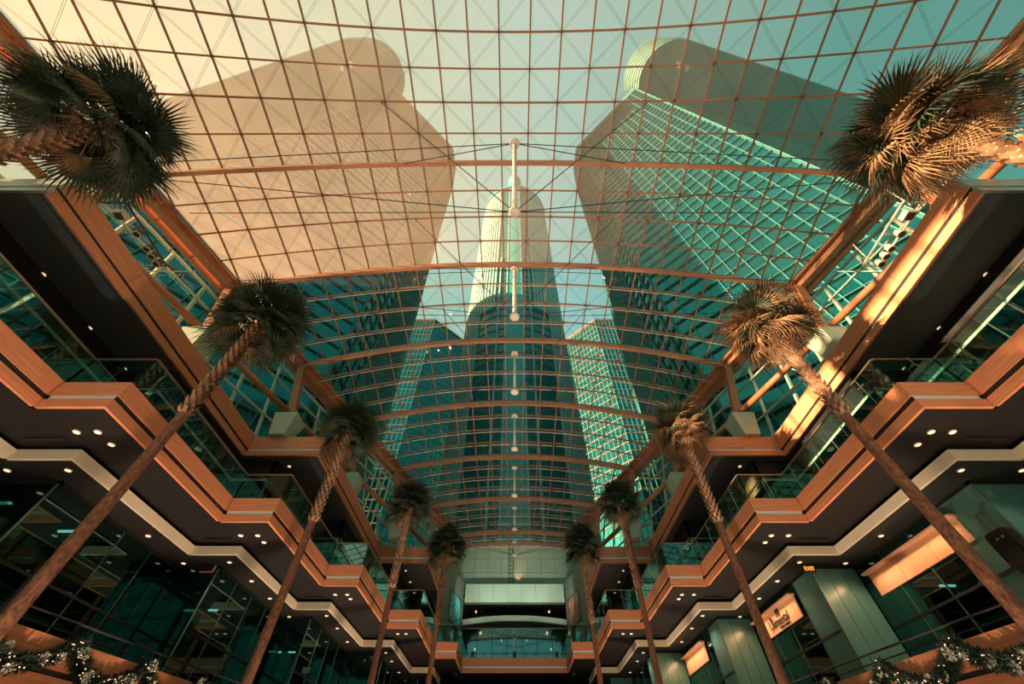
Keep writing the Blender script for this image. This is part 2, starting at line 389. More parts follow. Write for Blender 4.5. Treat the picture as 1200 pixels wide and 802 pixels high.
def railing(o, segs, zt):
    for (p, q) in segs:
        p, q = Vector(p), Vector(q); L = (q-p).length; d = (q-p)/L; n = max(1, round(L/1.65)); nrm = Vector((-d.y, d.x, 0))
        MB().beam(p+Vector((0, 0, 1.07)), q+Vector((0, 0, 1.07)), .06, .05).build('handrail', M['rail'], o)
        for j in range(n):
            a, c = p+d*(L*j/n+.02), p+d*(L*(j+1)/n-.02)
            MB().prism([a+Vector((0, 0, .0)), c+Vector((0, 0, .0)), c+Vector((0, 0, 1.04)), a+Vector((0, 0, 1.04))], nrm*.016).build('glass_panel', M['railglass'], o)
        for j in range(n):
            a = p+d*(L*(j+.5)/n)
            ins = nrm*.14
            b = MB().tube([a+ins, a+ins+Vector((0, 0, 1.0))], .018, 6).build('rail_post', M['post'], o)
            MB().beam(a+ins+Vector((0, 0, .72)), a+Vector((0, 0, .72)), .03, .03).beam(a+ins-d*.14+Vector((0, 0, .68)), a+ins+d*.14+Vector((0, 0, .68)), .025, .025).build('bracket', M['post'], b)
for s in (-1, 1):
    side = 'left' if s < 0 else 'right'
    g3 = gallery(3, s, L3B, L3X, 12.9, 12.16, 12.03, 11.73, 0, 'upper_gallery', 'upper %s wood-clad gallery edge stepping inward just under the glass roof edge' % side, -5)
    g2 = gallery(2, s, L2B, L2X, 8.0, 7.49, 7.34, 7.06, 0, 'middle_gallery', 'middle %s wood-clad zigzag gallery with a clear glass balustrade on top' % side, -4)
    iv = zig(L2B, L2X, .06); segs = []
    for i, (y0, y1, x) in enumerate(iv):
        if y1 < 0: continue
        y1 = min(y1, 38.5)
        pq = [(s*x, y0+.02, 8.0), (s*x, y1-.02, 8.0)]
        segs.append(tuple(pq if s < 0 else pq[::-1]) if 0 else tuple(pq))
        if i+1 < len(iv): segs.append(((s*(x-.02), y1, 8.0), (s*(iv[i+1][2]+.02), y1, 8.0)))
    railing(g2, segs, 8.0)

# lowered shop ceilings under the middle gallery, each with its cream edge
for s in (-1, 1):
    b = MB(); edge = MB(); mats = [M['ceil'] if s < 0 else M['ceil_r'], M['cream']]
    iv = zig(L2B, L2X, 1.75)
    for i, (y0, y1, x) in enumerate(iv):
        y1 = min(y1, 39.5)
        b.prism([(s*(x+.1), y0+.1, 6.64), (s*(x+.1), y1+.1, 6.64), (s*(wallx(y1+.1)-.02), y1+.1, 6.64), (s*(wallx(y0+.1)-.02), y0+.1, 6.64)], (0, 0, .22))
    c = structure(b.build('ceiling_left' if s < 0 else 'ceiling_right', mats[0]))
    for i, (y0, y1, x) in enumerate(iv):
        if y1 < 2: continue
        y1 = min(y1, 39.5)
        MB().box(s*x, y0, 6.6, s*(x+.1), y1+.1, 6.92).build('cream_edge', M['cream'], c)
        if i+1 < len(iv): MB().box(s*(x+.1), y1, 6.6, s*(iv[i+1][2]+.1), y1+.1, 6.92).build('cream_edge', M['cream'], c)
    for i, (y0, y1, x) in enumerate(iv):                    # dark shadow-gap trim on the soffit in front of it
        if y1 < 2: continue
        y1 = min(y1, 39.5)
        if i+1 < len(iv): MB().box(s*(x-.45), y1-.42, 6.98, s*(iv[i+1][2]+.3), y1-.36, 7.06).build('soffit_trim', M['ceil'], c)

# ------------------------------------------------------------------ bridge across the far end
br = thing('bridge', 'wood-faced bridge with tall glass balustrade crossing the far end of the hall', 'bridge', (0, 38.5, 7.06))
MB().box(-4.1, 38.62, 7.09, 4.1, 42, 7.94).build('slab', M['dark'], br)
for j in range(6):
    a, c = -4.1+8.2*j/6+.006, -4.1+8.2*(j+1)/6-.006
    MB().box(a, 38.5, 7.46, c, 38.6, 8.0).build('fascia_panel', M['wood'], br); MB().box(a, 38.5, 7.06, c, 38.6, 7.34).build('lower_panel', M['wood'], br)
MB().box(-4.1, 38.53, 7.34, 4.1, 38.62, 7.46).build('channel', M['channel'], br)
for j in range(7):
    a, c = -4.3+8.6*j/7+.02, -4.3+8.6*(j+1)/7-.02
    MB().box(a, 38.6, 8.0, c, 38.62, 9.9).build('glass_panel', M['railglass'], br)
MB().box(-4.35, 38.56, 9.9, 4.35, 38.64, 9.96).build('handrail', M['rail'], br)
for j in range(8): MB().box(-4.3+8.6*j/7-.02, 38.66, 8, -4.3+8.6*j/7+.02, 38.7, 9.9).build('rail_post', M['black'], br)
# ------------------------------------------------------------------ far end wall
ew = MB().box(-8, 44.9, 15.1, 8, 45.2, 19.4)
ew = structure(ew.build('wall_end', M['grey']))
for i in range(10):
    for j in range(3):
        x0 = -7.2+1.44*i; z0 = 15.1+1.38*j
        MB().box(x0+.02, 44.82, z0+.02, x0+1.42, 44.9, z0+1.36).build('wall_panel', M['greypale'], ew)
bm = thing('end_beam', 'deep pale green panelled beam across the far end below the roof', 'beam', (0, 44, 13.5))
for j in range(7):
    a, c = -5.0+10*j/7+.012, -5.0+10*(j+1)/7-.012
    MB().box(a, 44, 13.5, c, 44.12, 15.1).build('beam_panel', M['panel'], bm)
MB().box(-5, 44.12, 13.52, 5, 44.8, 15.08).build('core', M['grey'], bm)
cb = MB(); P = [(-5+10*i/16, 43.9, 11.75+.35*(1-(-1+i/8)**2)) for i in range(17)]
cb.sweep(P, .3, .42); tag(cb.build('curved_beam', M['grey']), 'shallow arched grey beam spanning the dark opening of the far end', 'beam')
structure(MB().box(-6, 44.15, 14.0, 6, 52, 14.2).build('ceiling_far_end', M['dark']))
structure(MB().box(-6, 46, 7.9, 6, 50, 8.0).build('floor_far_end', M['dark']))
ld = thing('ladder', 'thin dark vertical ladder on the end wall under the roof', 'ladder', (-.35, 44.7, 15.2))
for x in (-.6, -.15): MB().tube([(x, 44.7, 15.1), (x, 44.7, 19)], .03, 6).build('side_rail', M['cable'], ld)
for i in range(9): MB().tube([(-.6, 44.7, 15.5+.4*i), (-.15, 44.7, 15.5+.4*i)], .025, 6).build('rung', M['cable'], ld)
wl_d = bpy.data.lights.new('added_warm_spot', 'SPOT'); wl_d.energy = 60; wl_d.color = (1, .42, .2); wl_d.spot_size = math.radians(60); wl_d.spot_blend = .35; wl_d.shadow_soft_size = .1  # added lamp imitating a warm sunlit reflection on the end wall
wlo = bpy.data.objects.new('added_warm_spot', wl_d); COL.objects.link(wlo); wlo.location = (.4, 44.35, 15.2)
wlo.rotation_euler = (Vector((.4, 44.8, 17.2))-wlo.location).to_track_quat('-Z', 'Y').to_euler()
# glazed front of the hall, behind the viewer
fb_ = MB()
for i in range(-12, 13): fb_.box(i*2-.06, -15.3, -1.6, i*2+.06, -15.1, 20)
for k in range(11): fb_.box(-24, -15.28, -.2+2*k-.05, 24, -15.12, -.2+2*k+.05)
wf_ = structure(fb_.build('window_7', M['mullion']))
for x in (-16, -8, 0, 8, 16): MB().box(x-.3, -15.0, -1.6, x+.3, -14.6, 20).build('truss_post', M['steel'], wf_)
for i in range(-6, 6): MB().box(i*4+.08, -15.22, -1.5, i*4+3.92, -15.2, 20).build('pane', M['clearroof'], wf_)
# ------------------------------------------------------------------ shopfronts
def shopfront(name, s, breaks, xs, d, z0, z1, ymin, pale, header):
    iv = zig(breaks, xs, d); fr = MB()
    for i, (y0, y1, x) in enumerate(iv):
        if y1 < ymin: continue
        y1 = min(y1, 40)
        fr.box(s*x, y0, z1-.1, s*(x+.1), y1+.1, z1); fr.box(s*x, y0, z0, s*(x+.1), y1, z0+.12)
        if i+1 < len(iv): fr.box(s*x, y1, z1-.1, s*iv[i+1][2], y1+.1, z1); fr.box(s*x, y1, z0, s*iv[i+1][2], y1+.1, z0+.12)
    o = structure(fr.build(name, header))
    for i, (y0, y1, x) in enumerate(iv):
        if y1 < ymin: continue
        y1 = min(y1, 40)
        n = max(2, round((y1-y0)/1.6))
        for j in range(n):
            a, c = y0+(y1-y0)*j/n, y0+(y1-y0)*(j+1)/n
            pl = pale and j == 0
            MB().box(s*(x+.03), a+.02, z0+.12, s*(x+.05), c-.02, z1-.1).build('wall_panel' if pl else 'pane', M['pale_wall'] if pl else M['shopglass' if z0 < 5 else 'uppershop'], o)
            MB().box(s*(x+.01), a-.012, z0+.1, s*(x+.08), a+.012, z1-.1).build('glazing_bar', M['bar'], o)
        if i+1 < len(iv):
            x2 = iv[i+1][2]
            for j in range(3 if pale else 2):
                nn = 3 if pale else 2
                a, c = x-(x-x2)*j/nn, x-(x-x2)*(j+1)/nn
                MB().box(s*(a-.01), y1+.02, z0+.12, s*(c+.01), y1+.05, z1-.1).build('wall_panel' if pale else 'pane', M['pale_wall'] if pale else M['shopglass' if z0 < 5 else 'uppershop'], o)
    for i, (y0, y1, x) in enumerate(iv):
        if y1 < ymin or z0 > 5: continue
        MB().box(s*(x+.0), y0+.15, z0+2.42, s*(x+.07), min(y1, 40)-.02, z0+2.5).build('transom', M['black'], o)
    return o
M['pale_wall'] = mat('pale_green_glass_wall', (.11, .29, .245), .25, spec=.5)
SF = {}
M['bar'] = mat('glazing_bar', (.16, .26, .22), .35, metal=.3)
for s in (-1, 1):
    SF[s] = shopfront('window_3' if s < 0 else 'window_4', s, L2B, L2X, 3.0, 2.0, 6.64, 2, s > 0, M['black'])
    shopfront('window_5' if s < 0 else 'window_6', s, L2B, L2X, 3.0, 8.0, 10.7, 2, False, M['green'])
    b = MB()
    for i, (y0, y1, x) in enumerate(zig(L2B, L2X, 3.0)):
        b.box(s*(x+.02), y0, 10.7, s*(x+.2), y1, 11.76)
        if i < len(L2X)-1: b.box(s*x, y1, 10.7, s*(L2X[i+1]+3.0), y1+.15, 11.76)
    structure(b.build('trim_1' if s < 0 else 'trim_2', M['dark']))
    # walkway deck behind the parapet
    b = MB()
    for y0, y1, x in zig(L2B, L2X, 1.6): b.prism([(s*x, y0, 1.75), (s*x, y1, 1.75), (s*(wallx(y1)-.02), y1, 1.75), (s*(wallx(y0)-.02), y0, 1.75)], (0, 0, .23))
    structure(b.build('floor_left' if s < 0 else 'floor_right', M['dark']))
    b = MB()
    for y0, y1, x in zig(L2B, L2X, 4.6): b.box(s*x, y0, 2, s*(x+.1), y1, 6.6).box(s*x, y0, 8, s*(x+.1), y1, 11.6)
    structure(b.build('trim_3' if s < 0 else 'trim_4', M['bounce']))

# sign boards glowing over the right-hand shop doors
def board(y0, y1, x, z0, z1, name, label, text=None):
    o = thing(name, label, 'sign board', (x, y0, z0), 'warm sign boards over the right-hand shops')
    n = 3 if y1-y0 > 4 else 2
    for j in range(n):
        a, c = y0+(y1-y0)*j/n+.008, y0+(y1-y0)*(j+1)/n-.008
        MB().box(x-.06, a, z0, x-.01, c, z1).build('board_panel', M['board'], o)
    MB().box(x-.3, y0-.05, z1, x, y1+.05, z1+.06).build('hood', M['board'], o)
    for j in range(2):
        yy = y0+(y1-y0)*(.28+.45*j)
        ld = bpy.data.lights.new('sign_lamp', 'AREA'); ld.shape = 'RECTANGLE'; ld.size = .12; ld.size_y = (y1-y0)*.42; ld.energy = 26; ld.color = (1, .50, .24)
        lo = bpy.data.objects.new('sign_lamp', ld); COL.objects.link(lo); lo.location = (x-.34, yy, z1-.02)
        lo.rotation_euler = (0, math.radians(25), 0)
    return o
board(12.1, 16.9, 14.25, 5.38, 6.1, 'sign_board', 'plain warm-lit sign board over the shop behind the foremost right palm trunk')
sb = board(19.2, 23.3, 12.28, 5.38, 6.15, 'sign_board', 'warm-lit sign board with dark squares and thin lettering above a right-hand shop')
board(26.4, 30.1, 10.58, 5.38, 6.15, 'sign_board', 'small warm-lit sign board farthest along the right-hand shops')
def text_mesh(txt, size, depth):
    cu = bpy.data.curves.new('lettering', 'FONT'); cu.body = txt; cu.size = size; cu.extrude = depth; cu.align_x = 'CENTER'; cu.resolution_u = 2
    t = bpy.data.objects.new('t', cu); COL.objects.link(t)
    me = bpy.data.meshes.new_from_object(t.evaluated_get(bpy.context.evaluated_depsgraph_get())); bpy.data.objects.remove(t); return me
def put_text(txt, size, m, parent, pos, rot, name='lettering', depth=.012):
    me = text_mesh(txt, size, depth); me.materials.clear(); me.materials.append(m)
    return obj(name, me, parent, Vector(pos)-worldloc(parent), rot)
# right wall: letters read along -y (from the hall), facing -x
RW = (math.radians(90), 0, math.radians(-90))
for yy, z0, w, h in ((22.6, 5.72, .30, .24), (21.75, 5.84, .16, .16), (20.95, 5.86, .34, .26)):
    MB().box(12.19, yy-w/2, z0, 12.215, yy+w/2, z0+h).build('dark_square', M['black'], sb)
put_text('Ulimental', .50, M['black'], sb, (12.2, 21.1, 5.56), RW)
put_text('family & cosmetic', .13, M['black'], sb, (12.2, 20.7, 5.43), RW, 'small_lettering')
# exit sign on the right shop ceiling, dark twin on the left
ex = thing('exit_sign', 'amber lit exit sign hanging under the right shop ceiling by the cream edge', 'sign', (12.19, 17.24, 6.4), None)
M['exit_face'] = mat('exit_face', (.05, .02, .01), .5); M['exit_lit'] = mat('exit_letters', (1, .5, .1), .5, emit=(1, .40, .06), es=1.1)
MB().box(11.93, 17.22, 6.36, 12.45, 17.28, 6.6).build('housing', M['exit_face'], ex)
MB().box(11.95, 17.205, 6.375, 12.43, 17.22, 6.585).build('face_plate', M['exit_face'], ex)
put_text('EXIT', .21, M['exit_lit'], ex, (12.19, 17.2, 6.405), (math.radians(90), 0, 0))
es = thing('exit_sign', 'unlit dark sign box in a copper frame under the left shop ceiling', 'sign', (-12.7, 17.24, 6.4))
MB().box(-12.95, 17.22, 6.36, -12.45, 17.28, 6.6).build('housing', M['black'], es)
for q in ((-12.97, 6.34, -12.43, 6.37), (-12.46, 6.34, -12.43, 6.61)): MB().box(q[0], 17.2, q[1], q[2], 17.29, q[3]).build('frame_bar', M['board'], es)

# suitcase display in the corner shop window on the right
sc_ = thing('suitcase', 'black wheeled suitcase with tall pull handle shown at the right corner shop window', 'suitcase', (13.95, 11.2, 4.4))
def rrect(cy, cz, w, h, r, n=5):
    out = []
    for (sy, sz, a0) in ((1, 1, 0), (-1, 1, 90), (-1, -1, 180), (1, -1, 270)):
        for i in range(n+1):
            t = math.radians(a0+90*i/n); out.append((cy+sy*(w/2-r)+r*math.cos(t), cz+sz*(h/2-r)+r*math.sin(t)))
    return out
bod = MB().prism([(13.9, y, z) for y, z in rrect(11.25, 4.75, .72, .98, .14)], (.2, 0, 0)).build('body', M['black'], sc_)
MB().prism([(13.87, y, z) for y, z in rrect(11.25, 4.55, .5, .42, .08)], (.05, 0, 0)).build('front_pocket', M['slot'], bod)
hb = MB()
for y in (11.12, 11.38): hb.tube([(14, y, 5.2), (14, y, 5.75)], .016, 6)
hb.tube([(14, 11.1, 5.75), (14, 11.4, 5.75)], .022, 6); hb.build('pull_handle', M['slot'], sc_)
for y in (11.12, 11.3): MB().ball((13.88, y, 5.02), .04).build('badge', M['post'], bod)
for y in (11.0, 11.5): MB().tube([(13.92, y, 4.24), (14.06, y, 4.24)], .05, 10).build('wheel', M['slot'], sc_)

# tube lamps inside the shops
for k, (x, y, z, L) in enumerate([(-15.6, 13.4, 6.2, .9), (-14.0, 20.4, 5.9, 1.0), (-12.3, 26.0, 5.6, .9), (-16.4, 10.2, 6.3, .5), (15.6, 15.4, 5.2, .7)]):
    wh = 'left' if x < 0 else 'right'
    pos = {0: 'nearest shop on the left', 1: 'middle shop on the left', 2: 'far shop on the left', 3: 'front corner of the left shops', 4: 'nearest shop on the right', 5: 'middle shop on the right'}[k]
    tag(MB().box(x-L/2, y-.04, z, x+L/2, y+.04, z+.06).build('tube_light', M['strip']), 'short pale green tube lamp glowing inside the %s' % pos, 'lamp', 'tube lamps inside the shops')

# ------------------------------------------------------------------ downlights
lensm = MB(); rr = .105
ringv = [(0.105*math.cos(2*math.pi*i/12), 0.105*math.sin(2*math.pi*i/12)) for i in range(12)]
lensm.prism([(x, y, -.02) for x, y in ringv], (0, 0, .03), 0)
lensm.prism([(x*.78, y*.78, -.03) for x, y in ringv], (0, 0, .02), 1)
dl_me = lensm.mesh('downlight', [M['ring'], M['downlight']])
NTH = ['first', 'second', 'third', 'fourth', 'fifth', 'sixth', 'seventh', 'eighth', 'ninth', 'tenth', 'eleventh', 'twelfth', 'thirteenth', 'fourteenth', 'fifteenth']
def downlights(pts, z, label, group):
    for k, (x, y) in enumerate(pts):
        for s in (-1, 1):
            o = obj('downlight', dl_me, None, (s*x, y, z)); tag(o, label % ('left' if s < 0 else 'right', NTH[k]), 'ceiling lamp', group % ('left' if s < 0 else 'right'))
downlights([(16.2, 6.4), (16.2, 8.7), (18.3, 8.6), (16.2, 10.8), (14.83, 11.0), (14.8, 13.3), (14.8, 15.6), (11.96, 17.85), (11.9, 22), (11.9, 26.5), (8.2, 31.5), (8.25, 33.7), (8.3, 36)], 11.72,
           'round recessed lamp in the soffit under the upper %s gallery, %s from the front', 'recessed lamps under the upper %s gallery')
downlights([(12.74, 9.0), (12.12, 9.0), (12.12, 9.6), (10.88, 15.5), (10.2, 15.5), (10.2, 16.1), (9.0, 21.9), (8.4, 21.9), (8.4, 22.5), (7.1, 28.4), (6.6, 28.4)], 7.05,
           'round recessed lamp in the soffit under the middle %s gallery, %s from the front', 'recessed lamps under the middle %s gallery')
downlights([(15.4, 10.3), (13.55, 10.3), (13.7, 14.6), (13.7, 17.05), (11.75, 16.95), (11.7, 18.95), (11.75, 21.1), (11.8, 23.75), (9.8, 23.6), (9.85, 25.7), (10.0, 28.3), (10.1, 30.7), (8.2, 30.7), (8.25, 32.8), (8.35, 35.9)], 6.63,
           'round glowing lamp in the lowered %s shop ceiling, %s from the front', 'recessed lamps in the lowered %s shop ceiling')
for s in (-1, 1):                                            # what those rows of lamps throw into the hall
    for y, z, x, e in ((9.5, 6.5, 13.8, 14), (16.2, 6.5, 12.8, 12), (25, 6.5, 10, 12), (32, 6.5, 8.3, 12)):
        pl = bpy.data.lights.new('downlight_glow', 'SPOT'); pl.energy = e*4; pl.color = (1, .72, .5); pl.spot_size = 2.4; pl.shadow_soft_size = .3
        lo = bpy.data.objects.new('downlight_glow', pl); COL.objects.link(lo); lo.location = (s*x, y, z)

for x in (-3.6, 0, 3.6):                                     # added fill lamps over the bridge to lift the dark end wall
    pl = bpy.data.lights.new('added_end_fill', 'SPOT'); pl.energy = 420; pl.color = (.9, 1, .78); pl.spot_size = math.radians(75); pl.spot_blend = .6; pl.shadow_soft_size = .2
    lo = bpy.data.objects.new('added_end_fill', pl); COL.objects.link(lo); lo.location = (x, 39.4, 10.1)
    lo.rotation_euler = (Vector((x, 44.5, 15.6))-lo.location).to_track_quat('-Z', 'Y').to_euler()
# ------------------------------------------------------------------ pendants in the far opening
M['pend'] = mat('pendant_glass', (1, .6, .3), .4, emit=(1, .40, .14), es=1.1)
for k, (x, y, z, r) in enumerate([(-3.25, 44.6, 11.1, .2), (3.1, 44.6, 11.1, .2), (-3.9, 45.5, 13.1, .16), (3.5, 45.5, 13.1, .16), (-3.9, 47, 10.4, .16), (3.6, 47, 10.4, .14), (-1.3, 47, 11.1, .1), (1.2, 47, 11.1, .1)]):
    lab = 'larger glowing amber pendant lamp on the %s under the arched grey beam' if k < 2 else 'small amber pendant lamp high on the %s just under the green panelled beam' if k < 4 else 'small amber pendant lamp low on the %s just over the bridge rail' if k < 6 else 'tiny amber pendant lamp just %s of the middle in the dark far opening'
    o = thing('pendant_lamp', lab % ('left' if x < 0 else 'right'), 'pendant lamp', (x, y, z), 'pendant lamps in the far opening')
    r *= .62
    MB().ball((x, y, z), r, 0, 8, 6, (1, 1, 1.2)).build('shade', M['pend'], o, True)
    MB().tube([(x, y, z+r), (x, y, 14.0)], .015, 5).build('cord', M['black'], o)

# ------------------------------------------------------------------ side walls with paintings at the far end
def painting(name, cols, sc, dist):
    m, t, b = nodes(name); tcn = t.nodes.new('ShaderNodeTexCoord'); nz = t.nodes.new('ShaderNodeTexNoise'); nz.inputs['Scale'].default_value = sc; nz.inputs['Distortion'].default_value = dist
    r = t.nodes.new('ShaderNodeValToRGB'); r.color_ramp.interpolation = 'CONSTANT'
    r.color_ramp.elements[0].color = (*cols[0], 1)
    r.color_ramp.elements[1].position = .42; r.color_ramp.elements[1].color = (*cols[1], 1)
    for i, c in enumerate(cols[2:]):
        e = r.color_ramp.elements.new(.52+.1*i); e.color = (*c, 1)
    t.links.new(tcn.outputs['Object'], nz.inputs['Vector']); t.links.new(nz.outputs[0], r.inputs[0]); t.links.new(r.outputs[0], b.inputs['Base Color']); return m
for s in (-1, 1):
    w = MB().prism([(s*6.0, 38.2, 7.9), (s*5.1, 44.4, 7.9), (s*5.1, 44.4, 15.3), (s*6.0, 38.2, 14.6)], (s*.2, 0, 0))
    structure(w.build('trim_5' if s < 0 else 'trim_6', M['grey']))
    def wp(y, z, off=-.06): return (s*(6.0-.9*(y-38.2)/6.2+off), y, z)
    p = thing('painting', 'tall abstract painting in swirling teal and light blue on the far left wall' if s < 0 else 'tall abstract painting in dusty pink and brown on the far right wall', 'painting', wp(39.4, 10.9))
    MB().prism([wp(39.4, 10.9), wp(43.2, 10.9), wp(43.2, 13.3), wp(39.4, 13.1)], (s*.05, 0, 0)).build('canvas', painting('painting_l', [(.02, .25, .24), (.06, .75, .70), (.35, .85, .95), (.15, .9, .6)], 1.1, 3) if s < 0 else painting('painting_r', [(.32, .13, .07), (.60, .24, .12), (.62, .32, .32), (.85, .42, .22)], 1.3, 2), p)
    fr = MB()
    for a, c in ((wp(39.4, 10.9), wp(43.2, 10.9)), (wp(43.2, 10.9), wp(43.2, 13.3)), (wp(43.2, 13.3), wp(39.4, 13.1)), (wp(39.4, 13.1), wp(39.4, 10.9))): fr.beam(a, c, .06, .06)
    fr.build('frame', M['slot'], p)

# ------------------------------------------------------------------ walkway parapets with garlands
M['needle'] = mat('garland_needles', (.02, .045, .03), .7, var=.4, scale=8)
M['flake'] = mat('silver_snowflake', (.62, .62, .50), .45)
M['bulb'] = mat('garland_bulb', (1, .6, .35), .4, emit=(1, .5, .28), es=2.5)
M['bauble'] = mat('silver_bauble', (.5, .5, .42), .25, metal=.6)
def par_x(y): return 12.25-.145*(y-11.1)
fl = MB()
for i in range(6):
    a = math.pi*i/3; d = Vector((0, math.cos(a), math.sin(a))); n = Vector((0, -d.z, d.y))
    fl.beam((0, 0, 0), d*.15, .03, .022, (1, 0, 0))
    for q in (.07, .11):
        for g in (-1, 1): fl.beam(d*q, d*(q+.035)+n*.045*g, .022, .02, (1, 0, 0))
flake_me = fl.mesh('snowflake', M['flake'])
bl = MB(); bl.ball((0, 0, 0), .055, 0, 8, 6); bauble_me = bl.mesh('bauble', M['bauble'], smooth=True)
for s in (-1, 1):
    side = 'left' if s < 0 else 'right'
    pr = thing('parapet', 'low %s wood parapet of the walkway in front of the shops' % side, 'parapet', (s*par_x(14), 14, 2.0))
    ys = [11.1, 13.6, 16.1, 18.6, 21.1, 23.6]
    for i in range(5):
        a, c = ys[i]+.006, ys[i+1]-.006
        for nm, z0, z1, m in (('fascia_panel', 2.42, 3.0, 'wood'), ('lower_panel', 1.9, 2.3, 'wood'), ('channel', 2.3, 2.42, 'slot')):
            o0 = 0 if nm != 'channel' else .04
            MB().prism([(s*(par_x(a)+o0), a, z0), (s*(par_x(c)+o0), c, z0), (s*(par_x(c)+o0), c, z1), (s*(par_x(a)+o0), a, z1)], (s*.1, 0, 0)).build(nm, M[m], pr)
    MB().prism([(s*(par_x(11.1)+.11), 11.1, 1.9), (s*(par_x(11.1)+2.2), 11.1, 1.9), (s*(par_x(11.1)+2.2), 11.1, 3.0), (s*(par_x(11.1)+.11), 11.1, 3.0)], (0, .1, 0)).build('end_panel', M['wood'], pr)
    # guard rail inside the parapet line
    MB().tube([(s*(par_x(11.2)+.35), 11.2, 3.45), (s*(par_x(23)+.35), 23, 3.45)], .03, 6).build('handrail', M['slot'], pr)
    MB().tube([(s*(par_x(11.2)+.3), 11.2, 3.2), (s*(par_x(23)+.3), 23, 3.2)], .02, 6).build('handrail', M['slot'], pr)
    for y in ys[:-1]: MB().tube([(s*(par_x(y)+.3), y+.1, 2.9), (s*(par_x(y)+.35), y+.1, 3.45)], .02, 5).build('rail_post', M['slot'], pr)
    R.seed(11+s)
    g = thing('garland', 'dark green garland with silver snowflakes and tiny lights swagged along the %s parapet' % side, 'garland', (s*par_x(14), 14, 2.7))
    def gp(y):
        u = ((y-10.4)/2.5) % 1; z = 2.96-.62*(1-(2*u-1)**2)
        if u < .06 or u > .94: z += .05
        return Vector((s*(par_x(y)-.13), y, z))
    nd = MB(); bu = MB(); y = 10.2
    while y < 19.5:
        c = gp(y); tn = (gp(y+.05)-c).normalized()
        for _ in range(13):
            d = Vector((R.uniform(-1, 1), R.uniform(-1, 1), R.uniform(-1, 1))).normalized(); L = R.uniform(.18, .30)
            d = (d+tn*.5).normalized(); n = d.cross(Vector((R.random(), R.random(), R.random()))).normalized()*.022; p = c+d*.03
            nd.add([p-n, p+n, p+d*L*.6+n*1.2, p+d*L, p+d*L*.6-n*1.2], [(0, 1, 2, 3, 4)])
        if R.random() < .35:
            d = Vector((-s*R.uniform(.6, 1), R.uniform(-1, 1), R.uniform(-1, 1))).normalized()*.17; bu.ball(c+d, .014, 0, 5, 3)
        y += .018
    nd.tube([gp(10.2+.1*i) for i in range(94)], .05, 6)
    stuff(nd.build('needles', M['needle'], g)); stuff(bu.build('tiny_lights', M['bulb'], g))
    y = 10.35
    while y < 19:
        c = gp(y)+Vector((-s*R.uniform(.1, .17), 0, R.uniform(-.12, .1)))
        o = obj('snowflake', flake_me, g, c-g.location, (R.uniform(0, 1), R.uniform(-.3, .3), R.uniform(-.4, .4))); sc1 = R.uniform(.7, 1.15); o.scale = (sc1,)*3
        c = gp(y+.15)+Vector((-s*R.uniform(.08, .16), 0, R.uniform(-.12, .12))); obj('bauble', bauble_me, g, c-g.location)
        y += R.uniform(.34, .6)

# ------------------------------------------------------------------ stage lamps hung in the clerestory
for s in (-1, 1):
    side = 'left' if s < 0 else 'right'; x = s*15.5; m = M['cable'] if s < 0 else M['white']
    rg = thing('lamp_rig', 'dark bar carrying spotlights in the left clerestory' if s < 0 else 'white tubular frame carrying spotlights in the right clerestory', 'lamp rig', (x, 6.6, 15.2))
    MB().tube([(x, 5.2, 15.4), (x, 8.0, 15.4)], .045, 8).build('main_bar', m, rg)
    if s > 0:
        MB().tube([(x+.75, 5.2, 15.4), (x+.75, 8.0, 15.4)], .045, 8).build('outer_bar', m, rg)
    for y in (5.2, 6.5, 8.0): MB().tube([(x+.0, y, 15.4), (x+s*1.0, y, 15.4)], .04, 8).build('cross_bar', m, rg)
    for y in (5.3, 7.9): MB().tube([(x+s*.4, y, 15.4), (x+s*.9, y, 17.4)], .025, 6).build('hanger', m, rg)
    for k, y in enumerate((6.35, 7.0, 7.35, 7.7)):
        xx = x+s*(-.02 if s < 0 else .36)
        o = thing('spotlight', '%s of four round spotlights on the %s lamp rig, counted from the square lamp' % (('first', 'second', 'third', 'fourth')[k], side), 'spotlight', (xx, y, 15.2), 'round spotlights on the %s rig' % side)
        ho = MB().tube([(xx, y, 15.32), (xx, y, 15.22), (xx, y, 14.98)], [.07, .13, .15], 14)
        ho = ho.build('housing', m if s < 0 else M['white'], o)
        MB().tube([(xx, y, 14.99), (xx, y, 14.965)], [.155, .165], 14).build('rim', M['white'], ho)
        MB().tube([(xx, y, 14.97), (xx, y, 14.955)], [.12, .12], 14).build('lens', M['slot'], ho)
    o = thing('floodlight', 'boxy square floodlight at the near end of the %s lamp rig' % side, 'floodlight', (x, 5.6, 15.2), 'square floodlights on the rigs')
    xx = x+s*.3
    ho = MB().box(xx-.2, 5.42, 15.05, xx+.2, 5.82, 15.3)
    ho = ho.build('housing', M['white'], o)
    MB().box(xx-.15, 5.48, 15.03, xx+.15, 5.76, 15.05).build('lens', M['slot'], ho)

